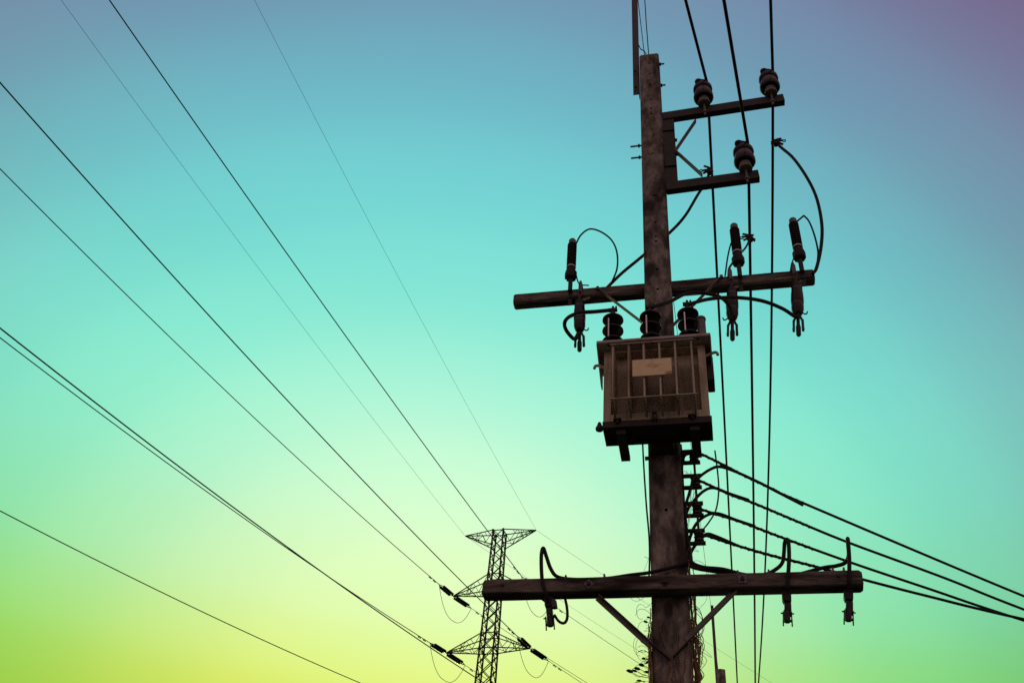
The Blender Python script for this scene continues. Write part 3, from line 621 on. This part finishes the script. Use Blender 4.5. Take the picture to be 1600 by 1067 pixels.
# low voltage fuse switches under the lower crossarm
def lv_fuse(px_, py_, label, s=1, tilt=0.0):
    p = at(px_, py_, LY - 0.02); t = thing('fuse_switch', (p.x, LY - 0.02, lz - .05), label, 'fuse switch', 'fuse switches below the lower crossarm')
    c = Vector((p.x, LY - 0.02, lz - 0.055)); ax = (Vector((math.cos(tilt), 0, math.sin(tilt))), Y, Vector((-math.sin(tilt), 0, math.cos(tilt))))
    def L_(x, y, z): return c + ax[0] * x + ax[1] * y + ax[2] * z * 1.28
    MB().box(L_(0, 0.02, -0.03), (0.058, 0.05, 0.075), ax).box(L_(0.0, 0.0, -0.055), (0.05, 0.06, 0.05), ax).build('base', 'polymer_grey', t, bevel=0.006)
    MB().box(L_(0.004, -0.01, -0.115), (0.044, 0.05, 0.085), ax).build('carrier', 'brown_glaze', t, bevel=0.008)
    MB().lathe([(0.02, 0.0), (0.022, 0.015), (0.02, 0.08), (0.012, 0.09)], L_(-0.004 * s, -0.03, -0.19), ax[2], 12).build('cartridge', 'brown_glaze', t)
    j = MB()
    for x in (-0.026, 0.026):
        j.box(L_(x, -0.01, -0.15), (0.007, 0.03, 0.05), ax); j.tube([L_(x, -0.01, -0.165), L_(x * 1.05, -0.015, -0.205)], 0.005, 6); j.tube([L_(x, -.01, -.135), L_(x * 1.5, -.02, -.14)], 0.005, 6)
    j.box(L_(0, -0.01, -0.175), (0.062, 0.02, 0.008), ax); j.tube([L_(0, -0.01, -0.175), L_(0, -0.02, -0.19)], 0.004, 6)
    j.build('contact_prongs', 'dark_steel', t)
    MB().box(L_(0, 0.02, 0.03), (0.024, 0.012, 0.14), ax).build('hanger', 'dark_steel', t)
    return c
S1 = lv_fuse(856, 935, 'open fuse switch with cable loop below the left crossarm half', -1, 0.12)
S2 = lv_fuse(1230, 930, 'fuse switch below the crossarm, second from its right end', 1, -0.08)
S3 = lv_fuse(1327, 925, 'fuse switch below the extreme right end of the crossarm', 1, -0.15)
pcol = at(857, 950, LY - .05); MB().lathe([(0.006, -.03), (0.02, -.02), (0.02, 0.03), (0.006, .045)], at(866, 945, LY - .06), (-.2, 0, 1), 8).build('insulating_cap', 'mauve_steel', [o for o in bpy.data.objects if o.name.startswith('fuse_switch')][0])
ctop = lz1 + 0.016
def onarm(px_, py_, dy=0.0):
    p = at(px_, py_, LY + dy); return Vector((p.x, LY + dy, ctop))
cr = 0.0135
cable('fuse_cable', [at(1078, 876, PY - .1), at(1065, 883, PY - .15), at(1040, 889, PY - .17)] and spline([at(1076, 878, PY - .12), at(1050, 886, PY - .16), at(1016, 894, PY - .17), at(985, 898, LY + .0), onarm(945, 902), onarm(900, 903), at(872, 901, LY - .02), at(861, 889, LY - .03), at(854, 870, LY - .03), at(849, 856, LY - .04), at(846, 866, LY - .06), at(846, 890, LY - .08), at(848, 912, LY - .085), at(853, 928, LY - .08), at(856, 940, LY - .05)]), cr, 'black cable along the crossarm with a tall hairpin loop on the left', 'cable')
cable('fuse_cable', spline([at(866, 960, LY - .03), at(873, 970, LY - .02), at(881, 973, LY - .01), at(886, 966, LY), at(886, 950, LY), at(882, 930, LY + .02)]), 0.010, 'small cable loop under the left half of the lower crossarm', 'cable')
cable('fuse_cable', spline([at(1077, 868, PY - .1), at(1082, 879, PY - .14), at(1100, 886, LY + .02), at(1130, 889, LY), onarm(1165, 891), onarm(1195, 890), at(1215, 887, LY - .01), at(1223, 877, LY - .02), at(1225, 862, LY - .03), at(1226, 848, LY - .04), at(1229, 842, LY - .06), at(1232, 848, LY - .075), at(1233, 868, LY - .082), at(1232, 890, LY - .085), at(1230, 915, LY - .08), S2 + Vector((0, -.04, -.02))]), cr, 'black cable with a narrow hairpin loop above the second fuse switch', 'cable')
cable('fuse_cable', spline([at(1074, 882, PY - .12), at(1090, 888, LY + .03), at(1120, 893, LY + .03), onarm(1170, 893, .035), onarm(1230, 893, .035), at(1285, 887, LY + .02), at(1305, 884, LY), at(1320, 879, LY), at(1326, 868, LY - .01), at(1325, 850, LY - .03), at(1324.5, 841, LY - .06), at(1325.5, 850, LY - .08), at(1327, 875, LY - .085), at(1327, 905, LY - .085), S3 + Vector((0, -.04, -.02))]), cr, 'black cable with an edge-on loop at the right crossarm end', 'cable')
for q in ((885, 901), (945, 899), (1152, 888), (1200, 887), (1300, 887), (1317, 886)):
    p = onarm(*q); MB().box((p.x, LY - 0.005, ctop + 0.001), (0.012, 0.06, 0.034)).build('cable_clip', 'galvanised', larm)

# ------------------------------------------------------------------ climbing vine on the lower pole
vine = thing('climbing_vine', (PX, PY, 0), 'dry tangled creeper with small leaves climbing the lower pole', 'vine')
rnd = random.Random(3)
vz_lo, vz_top = at(1050, 1085, PY).z, at(1080, 845, PY).z
def side_pt(s, z, out, dy): return Vector((PX + s * (pw(z) / 2 + out), PY + dy, z))
stems = []
for k in range(30):
    s = 1 if k < 16 else -1
    zt_ = rnd.uniform(vz_top - 0.75, vz_top + .05) if s > 0 else rnd.uniform(vz_lo + 0.3, vz_lo + 0.8)
    z = vz_lo - 0.4; pts = []; o_ = rnd.uniform(0.002, 0.042 if s > 0 else .022); dy = rnd.uniform(-0.15, 0.02)
    while z < zt_:
        pts.append(side_pt(s, z, max(0.003, o_ + rnd.uniform(-.005, .007)), dy + rnd.uniform(-.015, .015))); z += rnd.uniform(0.06, 0.13); o_ = max(.002, min(.046 if s > 0 else .026, o_ + rnd.uniform(-.010, .010)))
    if len(pts) > 3:
        r0 = rnd.uniform(0.0024, 0.005); MB().tube(spline(pts, 4), r0, 5).build('stem', 'stem', vine); stems.append(pts)
for k in range(11):      # hanging tangles right of the pole
    y0 = rnd.uniform(-.12, .0); j = lambda a: rnd.uniform(-a, a)
    w_ = rnd.uniform(.6, 1.15)
    ctl = [(1078, 985), (1082 + 6 * w_, 1000 + j(6)), (1082 + 15 * w_, 1014 + j(8)), (1082 + 11 * w_, 1032 + j(8)), (1082 + 9 * w_ + j(4), 1042 + j(4)), (1082 + 17 * w_, 1056 + j(6)), (1090, 1063 + j(5)), (1080, 1072)]
    MB().tube(spline([at(x + j(2.5), y, PY + y0 + j(.02)) for x, y in ctl], 5), rnd.uniform(.0024, .0045), 5).build('hanging_stem', 'stem', vine)
for k in range(8):       # loose outer strands
    j = lambda a: rnd.uniform(-a, a); y0 = rnd.uniform(-.1, .0); ya = rnd.uniform(925, 1010); w_ = rnd.uniform(.7, 1.6); h_ = rnd.uniform(35, 70)
    MB().tube(spline([at(x, y, PY + y0 + j(.02)) for x, y in ((1076, ya), (1080 + 8 * w_, ya + h_ * .15 + j(5)), (1080 + 14 * w_ + j(4), ya + h_ * .45), (1080 + 9 * w_ + j(5), ya + h_ * .8), (1079, ya + h_))], 5), rnd.uniform(.0016, .0026), 5).build('hanging_stem', 'stem', vine)
for k in range(20):      # fine tendrils
    s = 1 if k % 2 else -1; z = at(1090, rnd.uniform(870, 1050), PY).z; a0 = rnd.uniform(0, 6); r_ = rnd.uniform(.03, .07); pts = []
    c_ = side_pt(s, z, rnd.uniform(.02, .09), rnd.uniform(-.1, .05)); pts.append(side_pt(s, z + .1, 0, 0))
    for i in range(8):
        a = a0 + i * 0.55; pts.append(c_ + Vector((r_ * math.cos(a), .02 * math.sin(a * 2), r_ * math.sin(a) * 1.3)))
    MB().tube(spline(pts, 4), 0.0014, 4).build('tendril', 'stem', vine)
lm = bpy.data.meshes.new('leaf')
lv = [(0, 0, 0), (0.35, 0.3, 0.06), (0.75, 0.26, 0.05), (1, 0, -0.08), (0.75, -0.26, 0.05), (0.35, -0.3, 0.06), (0.35, 0, -0.02), (0.75, 0, -0.03)]
lm.from_pydata(lv, [], [(0, 6, 1), (1, 6, 7, 2), (2, 7, 3), (0, 5, 6), (6, 5, 4, 7), (7, 4, 3)]); lm.materials.append(MATS['leaf'])
def leaf(p, sz, d=None):
    o = bpy.data.objects.new('leaf', lm); col.objects.link(o); o.parent = vine; o.location = p - Vector(vine.location); o.scale = (sz, sz * rnd.uniform(.7, 1.1), sz)
    d = d or Vector((rnd.uniform(-1, 1), rnd.uniform(-1, .3), rnd.uniform(-.9, .5)))
    o.rotation_euler = (rnd.uniform(-.8, .8), math.asin(max(-1, min(1, -d.normalized().z))), math.atan2(d.y, d.x))
for q, sz in (((986, 1051), .036), ((993, 1049), .03), ((998, 1046), .034), ((1002, 1015), .034), ((1007, 1018), .03), ((1004, 1040), .03), ((1008, 1064), .034), ((1000, 1064), .03), ((1012, 1050), .03), ((1010, 985), .024), ((1009, 972), .022), ((1013, 965), .02), ((1012, 998), .024), ((1006, 1029), .022), ((1013, 1033), .028), ((995, 1066), .034), ((1011, 1006), .025)):
    p = at(q[0] + 4, q[1], PY - 0.08); leaf(p, sz * 1.55, Vector((-1, rnd.uniform(-.6, .2), rnd.uniform(-.45, .25))))
    MB().tube(spline([p, p + Vector((.03, .01, -.015)), side_pt(-1, p.z - .03, -.002, -.06)], 4), 0.0025, 4).build('leaf_stalk', 'stem', vine)
for k in range(250):
    pts = rnd.choice(stems if k < 90 else (stems[16:] if k < 190 else stems[:16])); p = rnd.choice(pts) + Vector((rnd.uniform(-.012, .012), 0, rnd.uniform(-.03, .03))); leaf(p + Vector((0, rnd.uniform(-.02, .0), 0)), rnd.uniform(.010, .024))
for q in ((1048, 845), (1056, 835), (1060, 990), (1047, 1040), (1052, 1005), (1050, 1058)):
    leaf(at(q[0], q[1], PY - .137 - .005), rnd.uniform(.015, .025), Vector((rnd.uniform(-1, 1), -.15, -1)))
for k in range(9):       # stems creeping over the front face
    z = vz_lo - .3; x = rnd.uniform(-.09, .11); pts = []
    while z < vz_lo + rnd.uniform(.15, .6):
        pts.append(Vector((PX + x, PY - pw(z) / 2 - 0.004, z))); z += .06; x = max(-.11, min(.12, x + rnd.uniform(-.022, .026)))
    if len(pts) > 3: MB().tube(spline(pts, 3), rnd.uniform(.002, .004), 5).build('stem', 'stem', vine)
for q in ((1080, 745), (1082, 755), (1084, 775), (1080, 788), (1071, 808), (1068, 818), (1072, 823), (1066, 832)):
    leaf(at(q[0], q[1], RY - .04), rnd.uniform(.016, .024))
for k in range(5):
    MB().tube(path([(1070 + rnd.uniform(-3, 3), 870, RY), (1069 + rnd.uniform(-3, 6), 840, RY - .05), (1072 + rnd.uniform(-5, 8), 805, RY - .05), (1078 + rnd.uniform(-6, 10), 760, RY), (1074 + rnd.uniform(-6, 12), 735, RY)], 5), 0.0013, 4).build('tendril', 'stem', vine)

# ------------------------------------------------------------------ lattice pylon
TX, TYY = -19.33, 75.566
BE = math.radians(5); eA = Vector((math.cos(BE), -math.sin(BE), 0)); eN = Vector((math.sin(BE), math.cos(BE), 0))
ZT, ZM, ZL, ZB = 47.85, 41.67, 36.38, 31.15
py_ = thing('lattice_pylon', (TX, TYY, 0), 'tall steel lattice transmission pylon behind the crossarm', 'pylon')
T0 = Vector((TX, TYY, 0))
def bw(z):
    pts = [(0, 7.0), (24, 1.75), (30, 1.42), (36, 1.25), (41.6, 1.10), (48, 0.98)]
    for (a, wa), (b, wb) in zip(pts, pts[1:]):
        if z <= b: return wa + (wb - wa) * (z - a) / (b - a)
    return pts[-1][1]
def corner(i, z):
    w = bw(z) / 2; sx, sy_ = ((-1, -1), (1, -1), (1, 1), (-1, 1))[i % 4]; return T0 + eA * (sx * w) + eN * (sy_ * w) + Z * z
for i in range(4):
    b = MB(); zz_ = [-0.3, 24, 30, 36, 41.6, 47.86]
    for a_, c_ in zip(zz_, zz_[1:]): b.bar(corner(i, a_), corner(i, c_), 0.115, 0.115)
    b.build('leg', 'lattice_steel', py_)
lv_ = [47.85]
while lv_[-1] > 26: lv_.append(lv_[-1] - bw(lv_[-1]) * 0.98)
while lv_[-1] > 1.2: lv_.append(max(0.2, lv_[-1] - bw(lv_[-1]) * 0.95))
for a_, c_ in zip(lv_, lv_[1:]):
    for i in range(4):
        for p, q in ((corner(i, a_), corner(i + 1, c_)), (corner(i + 1, a_), corner(i, c_))):
            MB().bar(p, q, 0.062, 0.062).build('brace', 'lattice_steel', py_)
for z in (47.8, ZM + 1.65, ZM, ZL + 1.35, ZL, ZB + 1.35, ZB):
    for i in range(4): MB().bar(corner(i, z), corner(i + 1, z), 0.07, 0.07).build('strut', 'lattice_steel', py_)
    for i in range(4):
        MB().box(corner(i, z), (0.16, 0.16, 0.24), (eA, eN, Z)).build('gusset', 'lattice_steel', py_)
TIPS = {}
def pylon_arm(s, L, ztip, zup, zlow, key):
    tip = T0 + eA * (s * L) + Z * ztip; TIPS[key] = tip
    ci = (0, 3) if s < 0 else (1, 2); b = MB(); a = None
    root = None
    for n_, (z0, nm) in enumerate(((zup, 'chord'), (zlow, 'chord'))):
        for c_ in ci:
            m_ = MB().bar(corner(c_, z0), tip, 0.072, 0.072)
            if root is None: root = m_.build('cross_arm', 'lattice_steel', py_)
            else: m_.build('chord', 'lattice_steel', root)
    def on(c_, z0, t): return corner(c_, z0).lerp(tip, t)
    for c_ in ci:
        prev = (c_, zup, 0.0)
        for k, t in enumerate((0.22, 0.42, 0.62, 0.8)):
            cur = (c_, zlow if k % 2 == 0 else zup, t)
            MB().bar(on(*prev), on(*cur), 0.038, 0.038).build('lacing', 'lattice_steel', root); prev = cur
        MB().bar(on(c_, zup, 0.55), on(c_, zlow, 0.55), 0.038, 0.038).build('lacing', 'lattice_steel', root)
    for t in (0.3, 0.6):
        for z0 in (zup, zlow): MB().bar(on(ci[0], z0, t), on(ci[1], z0, t), 0.038, 0.038).build('lacing', 'lattice_steel', root)
    MB().bar(on(ci[0], zlow, 0.0), on(ci[1], zlow, 0.3), 0.038, 0.038).build('lacing', 'lattice_steel', root)
    MB().bar(on(ci[1], zlow, 0.3), on(ci[0], zlow, 0.6), 0.038, 0.038).build('lacing', 'lattice_steel', root)
pylon_arm(-1, 3.37, 47.76, 47.85, 46.35, 'A'); pylon_arm(1, 3.52, 47.74, 47.85, 46.35, 'G')
pylon_arm(-1, 3.83, ZM, ZM + 1.65, ZM, 'D'); pylon_arm(1, 3.53, ZM, ZM + 1.65, ZM, 'B')
pylon_arm(-1, 3.82, ZL, ZL + 1.35, ZL, 'E2'); pylon_arm(1, 3.65, ZL, ZL + 1.35, ZL, 'C')
pylon_arm(-1, 3.98, ZB, ZB + 1.35, ZB, 'F'); pylon_arm(1, 3.79, ZB, ZB + 1.35, ZB, 'E1')

NEAR = {'A': (193.25, .04811, .00062), 'B': (193.25, .05861, .00052), 'C': (195.75, -.00189, .00083), 'D': (197.0, -.02342, .00098), 'E1': (200.0, -.05363, .00100), 'E2': (200.25, -.0573, .00106), 'F': (206.75, -.08831, .00121), 'G': (191.25, .12983, .0008)}
FAR = {'A': (31, -.045, .0006), 'G': (31, -.01, .0005), 'B': (31, -.06, .0008), 'D': (31, -.07, .0008), 'C': (31, -.075, .0008), 'E2': (31, -.085, .0008), 'E1': (31, -.08, .0008), 'F': (31, -.08, .0008)}
WHERE = {'A': 'top left', 'G': 'top right', 'D': 'upper left', 'B': 'upper right', 'E2': 'middle left', 'C': 'middle right', 'F': 'lowest left', 'E1': 'lowest right'}
def wire_pt(tip, prm, s):
    al = math.radians(prm[0]); return tip + Vector((math.sin(al), math.cos(al), 0)) * s + Z * (prm[1] * s + prm[2] * s * s)
def ss(L, n=60): return [L * (i / n) ** 1.15 for i in range(n + 1)]
for key, tip in TIPS.items():
    earth = key in 'AG'
    for side, prm in (('near', NEAR[key]), ('far', FAR[key])):
        Lmax = 150 if side == 'near' else 130; s0 = 0.15 if earth else 2.35
        rad = 0.0115 if earth else ((0.038 if key in ('B', 'C', 'E1') else 0.032) if side == 'near' else 0.022)
        pts = [wire_pt(tip, prm, s0 + s * (Lmax - s0) / Lmax) for s in ss(Lmax)]
        if earth: lb = f'faint earth wire from the {WHERE[key]} pylon tip ' + ('toward the upper left' if side == 'near' else 'away to the lower right')
        else: lb = f'power line conductor from the {WHERE[key]} pylon arm ' + ('rising to the upper left' if side == 'near' else 'dropping away to the lower right')
        wire = thing('power_line', pts[0], lb, 'wire', 'pylon conductors')
        MB().tube(pts, rad, 6).build('strand', 'wire_metal', wire)
        if not earth:
            d = (wire_pt(tip, prm, 2.3) - tip); L = d.length; sl_ = 1.0 if side == 'near' else 1.2; dn_ = d.normalized(); lat = dn_.cross(Z).normalized()
            st = thing('insulator_string_pair', tip, f'pair of dark disc insulator strings on the {WHERE[key]} pylon arm, ' + ('camera side' if side == 'near' else 'far side'), 'insulator', 'pylon insulator strings')
            for sgn in (-1, 1):
                base = tip + lat * (0.17 * sgn); prof = []
                for i in range(11):
                    h_ = 0.32 + i * 0.15; prof += [(0.045, h_), (0.125, h_ + 0.02), (0.125, h_ + 0.05), (0.05, h_ + 0.09)]
                MB().lathe(prof, base, dn_, 10).build('disc_string', 'brown_glaze', st)
                MB().tube([tip + dn_ * .05, base + dn_ * 0.36], 0.03, 6).tube([base + dn_ * 1.9, tip + dn_ * 2.35], 0.035, 6).build('yoke', 'lattice_steel', st)
            for sd in (3.2, 3.9):
                c_ = wire_pt(tip, prm, sd); dd = (wire_pt(tip, prm, sd + .1) - c_).normalized(); c2 = c_ - Z * 0.1
                dm = thing('vibration_damper', c_, f'tiny damper on the {WHERE[key]} pylon conductor, ' + ('camera side, ' if side == 'near' else 'far side, ') + ('nearer the arm' if sd < 3.5 else 'farther from the arm'), 'damper', 'pylon vibration dampers')
                MB().tube([c_ + Z * .04, c2], 0.03, 6).tube([c2 - dd * 0.13, c2 + dd * 0.13], 0.018, 6).build('clamp', 'lattice_steel', dm)
                for g_ in (-1, 1): MB().lathe([(0.03, -0.06), (0.05, -0.04), (0.05, 0.04), (0.03, 0.06)], c2 + dd * (0.13 * g_), dd, 8).build('weight', 'lattice_steel', dm)
    if not earth:
        a_ = wire_pt(tip, NEAR[key], 2.4); c_ = wire_pt(tip, FAR[key], 2.4); mid = (a_ + c_) / 2 - Z * 2.9
        js = []
        for i in range(25):
            t = i / 24; p = a_.lerp(c_, t); p.z -= 2.3 * (1 - abs(2 * t - 1) ** 2.4); p += eA * 0.0; js.append(p)
        cable('jumper_loop', js, 0.022, f'thin jumper loop hanging under the {WHERE[key]} pylon arm', 'wire', 'wire_metal', 'pylon jumper loops', 6)
